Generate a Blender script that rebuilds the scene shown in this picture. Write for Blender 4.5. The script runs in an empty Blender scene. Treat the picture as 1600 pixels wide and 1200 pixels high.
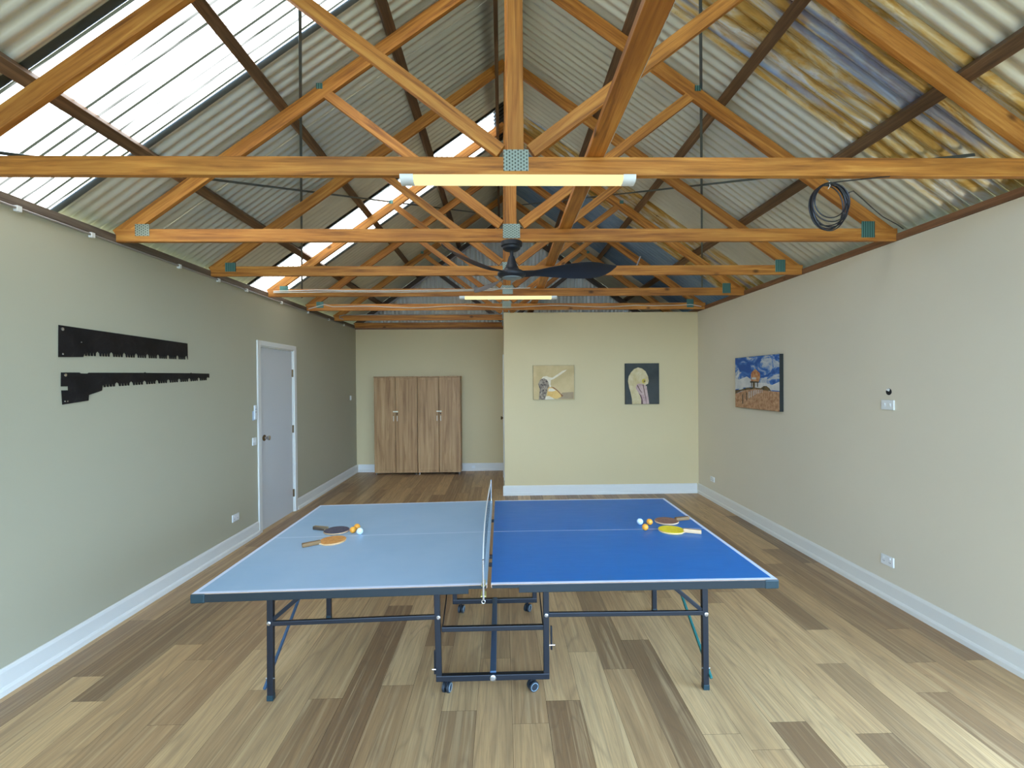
import bpy, bmesh, math, random
from mathutils import Vector, Matrix
random.seed(7)
C = bpy.context.scene.collection
PI = math.pi

# ------------------------------------------------------------------ helpers
def S(r, g, b):
    f = lambda c: (c/255)/12.92 if c/255 <= .04045 else (((c/255)+.055)/1.055)**2.4
    return (f(r), f(g), f(b), 1)

def link(o, parent=None):
    C.objects.link(o)
    if parent is not None:
        o.parent = parent
    return o

def new_mesh(name, verts, faces, mat, parent=None, smooth=False, mats=None, fm=None, M=None):
    me = bpy.data.meshes.new(name)
    me.from_pydata([tuple(v) for v in verts], [], faces)
    me.validate()
    if mats:
        for m in mats: me.materials.append(m)
        for i, p in enumerate(me.polygons): p.material_index = fm[i]
    elif mat: me.materials.append(mat)
    if smooth:
        for p in me.polygons: p.use_smooth = True
    o = bpy.data.objects.new(name, me)
    link(o, parent)
    if M is not None: o.matrix_basis = M
    return o

def tag(o, label=None, cat=None, group=None, kind=None):
    if label: o['label'] = label
    if cat: o['category'] = cat
    if group: o['group'] = group
    if kind: o['kind'] = kind
    return o

def thing(name, label, cat, loc=(0, 0, 0), rotz=0, group=None):
    o = bpy.data.objects.new(name, None); C.objects.link(o)
    o.empty_display_size = .05
    o.location = loc; o.rotation_euler = (0, 0, rotz)
    return tag(o, label, cat, group)

def struct(o):
    o['kind'] = 'structure'; return o

class MB:
    """collects shapes into one mesh"""
    def __init__(s): s.v = []; s.f = []; s.m = []
    def add(s, v, f, mi=0, M=None):
        n = len(s.v)
        s.v += [(M @ Vector(p)) if M is not None else Vector(p) for p in v]
        s.f += [tuple(i+n for i in q) for q in f]; s.m += [mi]*len(f)
        return s
    def box(s, x0, x1, y0, y1, z0, z1, mi=0, bev=0, M=None):
        if bev:
            bm = bmesh.new()
            bmesh.ops.create_cube(bm, size=1)
            for w in bm.verts:
                w.co = Vector(((x0+x1)/2+w.co.x*(x1-x0), (y0+y1)/2+w.co.y*(y1-y0), (z0+z1)/2+w.co.z*(z1-z0)))
            bmesh.ops.bevel(bm, geom=bm.edges[:], offset=bev, segments=2, profile=.6, affect='EDGES')
            bm.verts.ensure_lookup_table()
            v = [w.co.copy() for w in bm.verts]; f = [tuple(w.index for w in q.verts) for q in bm.faces]
            bm.free()
            return s.add(v, f, mi, M)
        v = [(x0,y0,z0),(x1,y0,z0),(x1,y1,z0),(x0,y1,z0),(x0,y0,z1),(x1,y0,z1),(x1,y1,z1),(x0,y1,z1)]
        f = [(0,3,2,1),(4,5,6,7),(0,1,5,4),(1,2,6,5),(2,3,7,6),(3,0,4,7)]
        return s.add(v, f, mi, M)
    def bar(s, p0, p1, w, t, side=(0, 1, 0), bev=0, mi=0):
        L, M = frame(p0, p1, side)
        return s.box(0, L, -t/2, t/2, -w/2, w/2, mi, bev, M)
    def tube(s, pts, r, n=8, mi=0, cap=True):
        pts = [Vector(p) for p in pts]
        ref = None; rings = []
        for i, p in enumerate(pts):
            d = (pts[min(i+1, len(pts)-1)]-pts[max(i-1, 0)]).normalized()
            if ref is None:
                ref = Vector((0, 0, 1)) if abs(d.z) < .9 else Vector((1, 0, 0))
            a = d.cross(ref)
            if a.length < 1e-5: a = d.orthogonal()
            a.normalize(); b = a.cross(d); ref = b
            rr = r[i] if isinstance(r, (list, tuple)) else r
            rings.append([p+(a*math.cos(2*PI*k/n)+b*math.sin(2*PI*k/n))*rr for k in range(n)])
        v = [q for R_ in rings for q in R_]; f = []
        for i in range(len(rings)-1):
            for k in range(n):
                f.append((i*n+k, i*n+(k+1) % n, (i+1)*n+(k+1) % n, (i+1)*n+k))
        if cap:
            f.append(tuple(range(n))); f.append(tuple(reversed(range((len(rings)-1)*n, len(rings)*n))))
        return s.add(v, f, mi)
    def lathe(s, prof, n=24, M=None, mi=0):
        v = []; f = []
        for (r, z) in prof:
            for k in range(n): v.append((r*math.cos(2*PI*k/n), r*math.sin(2*PI*k/n), z))
        for i in range(len(prof)-1):
            for k in range(n): f.append((i*n+k, i*n+(k+1) % n, (i+1)*n+(k+1) % n, (i+1)*n+k))
        f.append(tuple(reversed(range(n)))); f.append(tuple(range((len(prof)-1)*n, len(prof)*n)))
        return s.add(v, f, mi, M)
    def prism(s, pts, M, d, mi=0):
        """pts in the local xy plane, extruded along local z from 0 to d"""
        n = len(pts)
        v = [(x, y, 0) for x, y in pts]+[(x, y, d) for x, y in pts]
        f = [tuple(reversed(range(n))), tuple(range(n, 2*n))]+[(i, (i+1) % n, n+(i+1) % n, n+i) for i in range(n)]
        return s.add(v, f, mi, M)
    def build(s, name, mat=None, parent=None, smooth=False, mats=None, M=None, sharp=None):
        o = new_mesh(name, s.v, s.f, mat, parent, smooth, mats, s.m if mats else None, M)
        bm = bmesh.new(); bm.from_mesh(o.data)
        bmesh.ops.recalc_face_normals(bm, faces=bm.faces); bm.to_mesh(o.data); bm.free()
        if smooth:
            try: o.data.set_sharp_from_angle(angle=math.radians(sharp or 40))
            except Exception: pass
        return o

def frame(p0, p1, side=(0, 1, 0)):
    p0, p1 = Vector(p0), Vector(p1)
    x = (p1-p0); L = x.length; x.normalize()
    y = Vector(side); z = x.cross(y)
    if z.length < 1e-4: z = x.cross(Vector((1, 0, 0)))
    z.normalize(); y = z.cross(x)
    M = Matrix((x, y, z)).transposed().to_4x4(); M.translation = p0
    return L, M

def beam(name, p0, p1, w, t, mat, parent=None, side=(0, 1, 0), bev=.003, org=None, cut0=0, cut1=0):
    """a timber with its own local x along its length; p0,p1 in the parent's frame.
    cut0/cut1: how far the +z edge is shortened at each end (mitred ends)"""
    L, M = frame(p0, p1, side)
    mb = MB()
    if cut0 or cut1:
        v = []
        for y in (-t/2, t/2):
            v += [(0, y, -w/2), (L, y, -w/2), (L-cut1, y, w/2), (cut0, y, w/2)]
        mb.add(v, [(0,1,2,3),(7,6,5,4),(0,4,5,1),(1,5,6,2),(2,6,7,3),(3,7,4,0)])
    else:
        mb.box(0, L, -t/2, t/2, -w/2, w/2, 0, bev)
    return mb.build(name, mat, parent, M=M)

def copy_tree(o, parent=None):
    c = o.copy(); C.objects.link(c); c.parent = parent
    for ch in [q for q in o.children]:
        copy_tree(ch, c)
    return c

# ------------------------------------------------------------------ materials
class NT:
    def __init__(s, name):
        s.m = bpy.data.materials.new(name); s.m.use_nodes = True
        s.t = s.m.node_tree; s.t.nodes.clear()
        s.out = s.n('ShaderNodeOutputMaterial')
    def n(s, typ, **kw):
        nd = s.t.nodes.new(typ)
        for k, v in kw.items():
            if k[0] == 'i' and k[1:].isdigit(): s.put(nd.inputs[int(k[1:])], v)
            elif hasattr(nd, k): setattr(nd, k, v)
            else: s.put(nd.inputs[k.replace('_', ' ')], v)
        return nd
    def put(s, sock, v):
        if isinstance(v, bpy.types.NodeSocket): s.t.links.new(v, sock)
        elif isinstance(v, bpy.types.Node): s.t.links.new(v.outputs[0], sock)
        else: sock.default_value = v
    def math(s, op, a, b=0, c=0):
        nd = s.n('ShaderNodeMath', operation=op); s.put(nd.inputs[0], a); s.put(nd.inputs[1], b); s.put(nd.inputs[2], c); return nd.outputs[0]
    def mix(s, f, a, b, blend='MIX'):
        nd = s.n('ShaderNodeMix', data_type='RGBA', blend_type=blend)
        s.put(nd.inputs[0], f); s.put(nd.inputs[6], a); s.put(nd.inputs[7], b); return nd.outputs[2]
    def coord(s, kind='Object'): return s.n('ShaderNodeTexCoord').outputs[kind]
    def map(s, vec, scale=(1, 1, 1), loc=(0, 0, 0)):
        nd = s.n('ShaderNodeMapping'); s.put(nd.inputs[0], vec); s.put(nd.inputs[1], loc); nd.inputs[3].default_value = scale; return nd.outputs[0]
    def noise(s, vec, scale=5, detail=4, rough=.6, dist=0):
        nd = s.n('ShaderNodeTexNoise'); s.put(nd.inputs['Vector'], vec)
        nd.inputs['Scale'].default_value = scale; nd.inputs['Detail'].default_value = detail
        nd.inputs['Roughness'].default_value = rough; nd.inputs['Distortion'].default_value = dist
        return nd.outputs[0]
    def ramp(s, fac, stops):
        nd = s.n('ShaderNodeValToRGB'); s.put(nd.inputs[0], fac)
        e = nd.color_ramp.elements
        while len(e) < len(stops): e.new(.5)
        for q, (p, c) in zip(e, stops): q.position = p; q.color = c if len(c) == 4 else (*c, 1)
        return nd.outputs[0]
    def bsdf(s, col, rough=.5, metal=0, bump=None, bstr=.2, bdist=.01, spec=.5, **kw):
        b = s.n('ShaderNodeBsdfPrincipled')
        s.put(b.inputs['Base Color'], col); s.put(b.inputs['Roughness'], rough); s.put(b.inputs['Metallic'], metal)
        b.inputs['Specular IOR Level'].default_value = spec
        for k, v in kw.items(): s.put(b.inputs[k.replace('_', ' ')], v)
        if bump is not None:
            bp = s.n('ShaderNodeBump'); bp.inputs['Strength'].default_value = bstr; bp.inputs['Distance'].default_value = bdist
            s.put(bp.inputs['Height'], bump); s.t.links.new(bp.outputs[0], b.inputs['Normal'])
        s.t.links.new(b.outputs[0], s.out.inputs[0]); return s.m

def flat(name, col, rough=.5, metal=0, spec=.5, var=.08, vs=12):
    t = NT(name); n = t.noise(t.coord(), vs, 3)
    c = t.mix(n, tuple(x*(1-var) for x in col[:3])+(1,), tuple(min(1, x*(1+var)) for x in col[:3])+(1,))
    return t.bsdf(c, rough, metal, spec=spec)

def timber(name, lo, mid, hi, rough=.55, stain=.35, along=0, knots=True, seedmix=.25):
    """sawn timber, grain along local axis `along`"""
    t = NT(name); co = t.coord(); rnd = t.n('ShaderNodeObjectInfo').outputs['Random']
    off = t.n('ShaderNodeCombineXYZ'); 
    for i in range(3): t.put(off.inputs[i], t.math('MULTIPLY', rnd, 37.0+11*i))
    add = t.n('ShaderNodeVectorMath', operation='ADD'); t.put(add.inputs[0], co); t.put(add.inputs[1], off)
    v = add.outputs[0]
    sc = [22, 22, 22]; sc[along] = 1.1
    g = t.noise(t.map(v, sc), 1.6, 6, .62, .6)
    col = t.ramp(g, [(.3, lo), (.5, mid), (.72, hi)])
    sc2 = [3, 3, 3]; sc2[along] = 1.2
    st = t.noise(t.map(v, sc2), 1.3, 3, .6)
    col = t.mix(t.math('MULTIPLY', t.ramp(st, [(.45, (0,0,0)), (.7, (1,1,1))]), stain), col, tuple(x*.45 for x in mid[:3])+(1,))
    # timber-to-timber tone difference
    col = t.mix(t.math('MULTIPLY', rnd, seedmix), col, lo)
    if knots:
        sk = [1, 1, 1]; sk[along] = .55
        vo = t.n('ShaderNodeTexVoronoi'); t.put(vo.inputs['Vector'], t.map(v, sk)); vo.inputs['Scale'].default_value = 4.2
        k = t.ramp(vo.outputs['Distance'], [(.04, (1,1,1)), (.1, (0,0,0))])
        col = t.mix(t.math('MULTIPLY', k, .8), col, tuple(x*.25 for x in lo[:3])+(1,))
    return t.bsdf(col, rough, 0, g, .15, .003, spec=.3)

M_pine = timber('pine_timber', S(122,72,28), S(188,120,48), S(222,158,74), stain=.5)
M_plate_timber = timber('plate_timber', S(96,66,44), S(140,98,66), S(166,122,86))
M_plate_left = timber('grey_plate_timber', S(80,68,58), S(112,98,84), S(134,120,104))
M_dark = timber('dark_hardwood', S(72,54,40), S(112,84,58), S(150,114,80), stain=.7, knots=False)
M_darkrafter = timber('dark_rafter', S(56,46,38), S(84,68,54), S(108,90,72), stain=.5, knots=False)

def wallpaint(name, c, v=.04):
    t = NT(name); co = t.coord()
    a = t.noise(co, .9, 3, .5); b = t.noise(co, 260, 2, .6)
    col = t.mix(a, tuple(x*(1-v) for x in c[:3])+(1,), tuple(x*(1+v) for x in c[:3])+(1,))
    return t.bsdf(col, .6, 0, b, .08, .002, spec=.3)
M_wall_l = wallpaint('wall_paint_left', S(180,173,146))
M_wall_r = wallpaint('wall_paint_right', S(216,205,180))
M_wall_p = wallpaint('wall_paint_cream', S(214,193,146))
M_trim = wallpaint('white_trim_paint', S(222,218,206), .02)
M_doorp = wallpaint('door_paint', S(204,203,198), .03)

def floor_mat():
    t = NT('vinyl_plank'); co = t.coord()
    at = t.n('ShaderNodeAttribute', attribute_name='tone'); tone = at.outputs['Color']
    sep = t.n('ShaderNodeSeparateColor'); t.put(sep.inputs[0], tone)
    T, Rn, W = sep.outputs[0], sep.outputs[1], sep.outputs[2]
    off = t.n('ShaderNodeCombineXYZ'); t.put(off.inputs[0], t.math('MULTIPLY', Rn, 40.)); t.put(off.inputs[1], t.math('MULTIPLY', Rn, 73.))
    add = t.n('ShaderNodeVectorMath', operation='ADD'); t.put(add.inputs[0], co); t.put(add.inputs[1], off); v = add.outputs[0]
    base = t.ramp(T, [(0, S(118,92,64)), (.35, S(162,128,88)), (.65, S(210,172,120)), (1, S(236,202,148))])
    base = t.mix(t.math('MULTIPLY', W, .5), base, t.mix(.55, base, S(176,128,82)))
    big = t.noise(t.map(v, (7, .55, 1)), 1.3, 4, .55, 1.3)
    fine = t.noise(t.map(v, (70, 2.2, 1)), 1.8, 6, .7, .4)
    streak = t.noise(t.map(v, (24, .5, 1)), 1.2, 5, .65, .9)
    col = t.mix(t.ramp(big, [(.35, (0,0,0)), (.68, (1,1,1))]), t.mix(.3, base, S(110,88,66)), base)
    col = t.mix(t.math('MULTIPLY', t.ramp(fine, [(.42, (0,0,0)), (.62, (1,1,1))]), .3), col, S(108,88,66))
    col = t.mix(t.math('MULTIPLY', t.ramp(streak, [(.5, (0,0,0)), (.72, (1,1,1))]), .45), col, S(226,196,146))
    cont = t.math('FRACT', t.math('MULTIPLY', t.noise(t.map(v, (5, .45, 1), (9, 4, 0)), 1.0, 2, .5, .6), 11))
    cl = t.ramp(cont, [(.0, (1,1,1)), (.16, (0,0,0)), (.84, (0,0,0)), (1, (1,1,1))])
    col = t.mix(t.math('MULTIPLY', cl, .28), col, S(108,86,64))
    r = t.math('ADD', t.math('MULTIPLY', fine, .2), .3)
    return t.bsdf(col, r, 0, fine, .1, .002, spec=.45)
M_floor = floor_mat()

def steel_sheet():
    t = NT('galvanised_corrugated'); co = t.coord()
    sp = t.n('ShaderNodeSeparateXYZ'); t.put(sp.inputs[0], co)
    idx = t.math('FLOOR', t.math('DIVIDE', t.math('SUBTRACT', sp.outputs[1], 2.28), .762))
    side = t.math('SIGN', sp.outputs[0])
    wn = t.n('ShaderNodeTexWhiteNoise', noise_dimensions='2D')
    cb = t.n('ShaderNodeCombineXYZ'); t.put(cb.inputs[0], idx); t.put(cb.inputs[1], side); t.put(wn.inputs[0], cb)
    n = t.noise(t.map(co, (2.2, 9, 2.2)), 1, 4, .6)
    col = t.mix(n, S(206,202,184), S(240,236,212))
    col = t.mix(t.math('MULTIPLY', wn.outputs[0], .4), col, S(136,150,156))
    return t.bsdf(col, .34, .42, spec=.5)
M_steel = steel_sheet()

def rust_sheet(name, blue=.55):
    t = NT(name); co = t.coord()
    n = t.noise(t.map(co, (1.3, 8, 1.3)), 1.2, 5, .65, .6)
    n2 = t.noise(t.map(co, (.35, 6.5, .35), (3, 1.7, 0)), 1.5, 2, .5)
    n3 = t.noise(co, 9, 5, .7, .5)
    col = t.ramp(n, [(.3, S(150,116,52)), (.44, S(200,162,88)), (.52, S(214,196,150)), (.6, S(220,222,220)), (.72, S(190,158,96))])
    col = t.mix(t.math('MULTIPLY', t.ramp(n2, [(.61, (0,0,0)), (.65, (1,1,1))]), blue), col, S(84,146,214))
    col = t.mix(t.math('MULTIPLY', t.ramp(n3, [(.62, (0,0,0)), (.74, (1,1,1))]), .7), col, S(74,62,30))
    rg = t.math('ADD', t.math('MULTIPLY', n3, .2), .08)
    return t.bsdf(col, rg, .5, spec=.6)
M_rust = rust_sheet('rusted_corrugated')
M_bluesteel = None
def blue_sheet():
    t = NT('blue_grey_corrugated'); co = t.coord()
    n = t.noise(t.map(co, (2, 8, 2)), 1.2, 4, .6)
    return t.bsdf(t.mix(n, S(84,116,150), S(140,160,176)), .35, .25)
M_bluesteel = blue_sheet()

def skylight_mat():
    t = NT('translucent_roof_sheet'); co = t.coord()
    sp = t.n('ShaderNodeSeparateXYZ'); t.put(sp.inputs[0], co)
    ph = t.math('FRACT', t.math('DIVIDE', t.math('SUBTRACT', sp.outputs[1], 2.28), .0762))
    ln = t.math('LESS_THAN', t.math('ABSOLUTE', t.math('SUBTRACT', ph, .5)), .11)
    n = t.noise(t.map(co, (.8, 14, .8)), 1.2, 3)
    dark_lines = t.math('MULTIPLY', ln, t.ramp(n, [(.3, (.6,)*3), (.5, (1,1,1))]))  # dark line along each corrugation, varied by noise
    n2 = t.noise(co, 14, 4, .7)
    spots = t.ramp(n2, [(.7, (0,0,0)), (.76, (1,1,1))])
    d = t.math('MAXIMUM', dark_lines, t.math('MULTIPLY', spots, .7))
    col = t.mix(t.math('MULTIPLY', d, 1.0), (.27,.27,.26,1), (.006,.007,.005,1))
    tl = t.n('ShaderNodeBsdfTranslucent'); t.put(tl.inputs[0], col)
    t.t.links.new(tl.outputs[0], t.out.inputs[0]); return t.m
M_sky = skylight_mat()

M_plateg = None
def nailplate():
    t = NT('punched_nail_plate'); co = t.coord()
    sp = t.n('ShaderNodeSeparateXYZ'); t.put(sp.inputs[0], co)
    a = t.math('GREATER_THAN', t.math('FRACT', t.math('MULTIPLY', sp.outputs[0], 70)), .5)
    row = t.math('FLOOR', t.math('MULTIPLY', sp.outputs[0], 70))
    b = t.math('GREATER_THAN', t.math('FRACT', t.math('ADD', t.math('MULTIPLY', sp.outputs[2], 55), t.math('MULTIPLY', row, .5))), .45)
    col = t.mix(t.math('MULTIPLY', a, b), S(150,158,140), S(84,86,72))
    return t.bsdf(col, .45, .5)
M_nail = nailplate()
def nailteal():
    t = NT('teal_nail_plate'); co = t.coord()
    sp = t.n('ShaderNodeSeparateXYZ'); t.put(sp.inputs[0], co)
    a = t.math('GREATER_THAN', t.math('FRACT', t.math('MULTIPLY', sp.outputs[0], 60)), .6)
    return t.bsdf(t.mix(a, S(96,140,128), S(52,84,78)), .45, .5)
M_nailteal = nailteal()

M_black = flat('black_powder_coat', S(18,23,30), .38, 0)
M_apron = flat('dark_green_apron', S(20,32,36), .4)
M_cap = flat('teal_black_plastic', S(20,46,52), .4)
M_stay = flat('blue_steel_flat', S(62,88,112), .4, .3)
M_stayteal = flat('teal_steel_flat', S(40,110,104), .4, .3)
M_chrome = flat('chrome', S(200,200,198), .2, .9)
M_brass = flat('aged_brass', S(120,98,66), .3, .9)
M_fan = flat('matte_charcoal_fan', S(27,30,36), .5)
M_fanlens = flat('frosted_lens', S(120,128,128), .4)
M_saw = NT('blackened_saw_steel')
_n = M_saw.noise(M_saw.coord(), 7, 6, .7, .5)
M_saw = M_saw.bsdf(M_saw.ramp(_n, [(.4, S(20,19,20)), (.6, S(34,32,34)), (.75, S(58,54,50))]), .5, .4)
M_white = flat('white_plastic', S(226,226,220), .35, var=.02)
M_greypl = flat('grey_plastic', S(158,166,178), .4, var=.03)
M_darkhole = flat('dark_void', S(14,12,12), .9)
M_cable = flat('black_cable', S(22,20,26), .4)
M_wcable = flat('pale_cable', S(206,196,180), .5)
M_conduit = flat('grey_conduit', S(150,142,132), .5)
M_strap = flat('galvanised_strap', S(96,108,110), .4, .6)
M_tyre = flat('castor_tyre', S(28,36,42), .5)
M_tyrerim = flat('castor_rim', S(130,148,156), .4)
M_netm = flat('dark_green_net', S(30,48,54), .8)
M_tape = flat('white_net_tape', S(224,222,212), .6)
M_seam = flat('bare_edge', S(176,140,112), .6)
M_yel = flat('yellowed_bracket', S(196,184,110), .5)

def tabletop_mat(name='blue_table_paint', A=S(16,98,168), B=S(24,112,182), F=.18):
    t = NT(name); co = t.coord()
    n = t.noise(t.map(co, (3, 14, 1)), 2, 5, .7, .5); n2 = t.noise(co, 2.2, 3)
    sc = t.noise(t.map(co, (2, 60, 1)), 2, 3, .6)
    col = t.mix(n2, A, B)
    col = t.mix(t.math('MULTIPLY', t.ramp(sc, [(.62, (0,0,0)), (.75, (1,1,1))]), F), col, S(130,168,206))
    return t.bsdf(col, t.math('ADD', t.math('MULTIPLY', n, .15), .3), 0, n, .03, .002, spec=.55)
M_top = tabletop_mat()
M_topglare = tabletop_mat('glare_paled_blue_table', S(134,168,194), S(164,188,206), .6)  # left half: pale glare painted into the blue base colour
M_line = flat('white_line_paint', S(214,222,236), .4, var=.02)

def lacq(name, lo, mid, hi, along=2):
    t = NT(name); co = t.coord(); rnd = t.n('ShaderNodeObjectInfo').outputs['Random']
    off = t.n('ShaderNodeCombineXYZ'); t.put(off.inputs[0], t.math('MULTIPLY', rnd, 13.)); t.put(off.inputs[2], t.math('MULTIPLY', rnd, 29.))
    add = t.n('ShaderNodeVectorMath', operation='ADD'); t.put(add.inputs[0], co); t.put(add.inputs[1], off)
    sc = [14, 14, 14]; sc[along] = .8
    g = t.noise(t.map(add.outputs[0], sc), 1.2, 5, .6, .8)
    return t.bsdf(t.ramp(g, [(.32, lo), (.5, mid), (.7, hi)]), .5, 0, g, .05, .002, spec=.35)
M_cab = lacq('oak_laminate', S(144,104,62), S(174,132,84), S(196,156,106))
M_cabdark = flat('dark_underside', S(40,32,26), .7)
M_handle = flat('cream_handle', S(232,222,190), .4, var=.02)

def emis(name, col, s):
    t = NT(name); e = t.n('ShaderNodeEmission'); t.put(e.inputs[0], col); e.inputs[1].default_value = s
    t.t.links.new(e.outputs[0], t.out.inputs[0]); return t.m
M_tube = emis('warm_led_diffuser', (1, .85, .42, 1), .42)

# ------------------------------------------------------------------ dimensions
XL, XR, YB, H = -2.775, 2.965, 8.89, 2.735
Y0 = -1.53
XP, YP = .036, 6.93
CX = .08; MS = .71
TY = [1.245 + 1.0872*i for i in range(8)]      # truss centre lines (front faces 20 mm nearer)
TY[0] = 1.205; TY[7] = 8.83
def raft_low(x): return 4.742 - MS*abs(x-CX)
def raft_top(x): return 4.858 - MS*abs(x-CX)
def sheet_z(x): return 4.93 - MS*abs(x-CX)

# ------------------------------------------------------------------ floor of individual planks
def make_floor():
    w = .183; x00 = .222
    k0 = math.floor((XL-x00)/w); k1 = math.floor((XR-x00)/w)
    known = {0: [(2.46, .18, .72)], 3: [(3.02, .16, .5)], 6: [(2.268, .12, .7)], 8: [(2.18, .22, .68)], 10: [(3.10, .74, .2)],
             9: [(2.725, .42, .74)], 11: [(2.455, .3, .55)], 14: [(2.73, .66, .34)], -15: [(2.758, .66, .14)],
             -14: [(2.54, .7, .12)], -13: [(3.075, .6, .3)], -5: [(2.615, .42, .8)], -7: [(2.517, .36, .55)],
             -6: [(2.05, .1, .1)], 12: [(4.22, .3, .62)], 13: [(4.59, .28, .66)], 2: [(2.72, .5, .2)],
             4: [(2.2, .74, .72)], 7: [(2.0, .72, .7)], 5: [(3.6, .6, .45)], 1: [(2.9, .74, .56)], -1: [(2.3, .62, .5)],
             -2: [(2.85, .66, .45)], -3: [(2.4, .36, .6)], -4: [(3.0, .5, .32)], -8: [(3.3, .62, .7)], -9: [(2.6, .5, .7)],
             -10: [(3.0, .62, .6)], -11: [(2.35, .45, .36)], -12: [(2.9, .5, .36)], -16: [(3.4, .3, .5)]}
    V = []; F = []; cols = []
    L = 1.5
    rnd = random.Random(5)
    for k in range(k0, k1+1):
        xa = max(XL-.02, x00+k*w); xb = min(XR+.02, x00+(k+1)*w)
        y_, near, far = known.get(k, [(rnd.uniform(2, 3.4), rnd.uniform(.3, .7), rnd.uniform(.3, .7))])[0]
        segs = []
        y = y_; i = 0
        while y < YB:
            t = far if i == 0 else rnd.choice([.12, .25, .35, .45, .5, .6, .7])
            segs.append((y, min(y+L, YB+.02), t)); y += L; i += 1
        y = y_; i = 0
        while y > Y0-2.2:
            t = near if i == 0 else rnd.choice([.15, .3, .4, .5, .6, .7])
            segs.append((max(y-L, Y0-2.2), y, t)); y -= L; i += 1
        for (a, b, t) in segs:
            n = len(V); g = .0006
            V += [(xa+g, a+g, 0), (xb-g, a+g, 0), (xb-g, b-g, 0), (xa+g, b-g, 0)]
            F.append((n, n+1, n+2, n+3)); cols.append((t, rnd.random(), rnd.random(), 1))
    # dark joint backing, 1 mm lower, and the slab beneath
    n = len(V); nf = len(F)
    x0, x1, a, b = XL-.02, XR+.02, Y0-2.2, YB+.02
    V += [(x0,a,-.001),(x1,a,-.001),(x1,b,-.001),(x0,b,-.001),(x0,a,-.1),(x1,a,-.1),(x1,b,-.1),(x0,b,-.1)]
    q = [(0,1,2,3),(7,6,5,4),(4,5,1,0),(5,6,2,1),(6,7,3,2),(7,4,0,3)]
    F += [tuple(n+i for i in f) for f in q]; cols += [(0, .5, 0, 1)]*6
    me = bpy.data.meshes.new('floor'); me.from_pydata(V, [], F)
    ca = me.color_attributes.new('tone', 'FLOAT_COLOR', 'CORNER')
    for p, c in zip(me.polygons, cols):
        for li in p.loop_indices: ca.data[li].color = c
    me.materials.append(M_floor); me.materials.append(M_darkhole)
    for i in range(nf, len(F)): me.polygons[i].material_index = 1
    struct(link(bpy.data.objects.new('floor', me)))
make_floor()

# ------------------------------------------------------------------ walls
DY0, DY1, DZ = 5.375, 6.225, 2.15       # left door opening
T = .1
mb = MB()
mb.box(XL-T, XL, Y0-2.2, DY0, -.1, H).box(XL-T, XL, DY1, YB+.1, -.1, H).box(XL-T, XL, DY0, DY1, DZ, H)
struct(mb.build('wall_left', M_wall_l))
mb = MB().box(XR, XR+T, 2.0, YB+.1, -.1, H).box(XR, XR+T, Y0-2.2, -1.4, -.1, H)
mb.box(XR, XR+T, -1.4, 2.0, 2.25, H)          # wide unseen opening, added to let sky light onto the left wall
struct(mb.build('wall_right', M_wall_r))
struct(MB().box(XL, XR, YB, YB+.1, -.1, H).build('wall_back', M_wall_p))
PDY0, PDY1 = 7.35, 8.17
mb = MB()
mb.box(XP, XR, YP, YP+.1, 0, H-.001)
mb.box(XP, XP+.1, YP+.1, PDY0, 0, H-.001).box(XP, XP+.1, PDY1, YB, 0, H-.001).box(XP, XP+.1, PDY0, PDY1, 2.08, H-.001)
struct(mb.build('wall_partition', M_wall_p))

# corrugated gable above the back wall
def corr(y0, y1, zoff, pitch, n_seg, fn):
    """rows of (u, z) along a corrugated profile"""
    n = max(2, int(round((y1-y0)/pitch*n_seg)))
    return [(y0+(y1-y0)*i/n, .0108*math.cos(2*PI*(y0+(y1-y0)*i/n-fn)/pitch)+zoff) for i in range(n+1)]
V = []; F = []
for i, (x, d) in enumerate(corr(-2.95, 3.15, 0, .0762, 8, 0)):
    V += [(x, YB+.06+d, H-.03), (x, YB+.06+d, sheet_z(x)-.012)]
    if i: F.append((2*i-2, 2*i, 2*i+1, 2*i-1))
t = NT('gable_cladding'); n_ = t.noise(t.map(t.coord(), (9, 1, 1.5)), 1.2, 4)
M_gable = t.bsdf(t.mix(n_, S(196,194,180), S(232,230,216)), .42, .1)
struct(new_mesh('wall_gable', V, F, M_gable, smooth=True))

# ------------------------------------------------------------------ roof sheets
def sheet_mesh(VF, side, y0, y1, lift=0.0, ext=3.17):
    V, F = VF
    xe = CX+side*ext; xr = CX+side*.01
    nx, nz = side*MS, 1.0; ln = math.hypot(nx, nz); nx /= ln; nz /= ln
    base = len(V)
    rows = corr(y0, y1+.03, lift, .0762, 8, 2.28)
    for i, (y, d) in enumerate(rows):
        V += [(xe+nx*d, y, sheet_z(xe)+nz*d), (xr+nx*d, y, sheet_z(xr)+nz*d)]
        if i:
            a = base+2*i
            F.append((a-2, a, a+1, a-1) if side > 0 else (a-2, a-1, a+1, a))
W = .762
ceil = ([], [])
special = {}
for side in (-1, 1):
    for j in range(-7, 10):
        y0 = 2.28+j*W; y1 = y0+W
        if y0 > 9.1: continue
        y1 = min(y1, 9.08)
        VF = ([], [])
        if j in (0, 4): special[(side, j)] = VF
        elif side > 0 and j in (5, 6): special[(side, j)] = VF
        else: VF = ceil
        sheet_mesh(VF, side, y0, y1, .0035*(j % 2))
def addridge(VF):
    V, F = VF
    # ridge capping
    n = len(V); zr = sheet_z(CX)+.02
    for y in (-3.0, 9.1):
        V.extend([(CX-.16, y, zr-.115), (CX, y, zr), (CX+.16, y, zr-.115)])
    F.extend([(n, n+1, n+4, n+3), (n+1, n+2, n+5, n+4)])
addridge(ceil)
struct(new_mesh('ceiling', ceil[0], ceil[1], M_steel, smooth=True))
struct(new_mesh('window_1', *special[(-1, 0)], M_sky, smooth=True))
struct(new_mesh('window_2', *special[(-1, 4)], M_sky, smooth=True))
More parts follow.
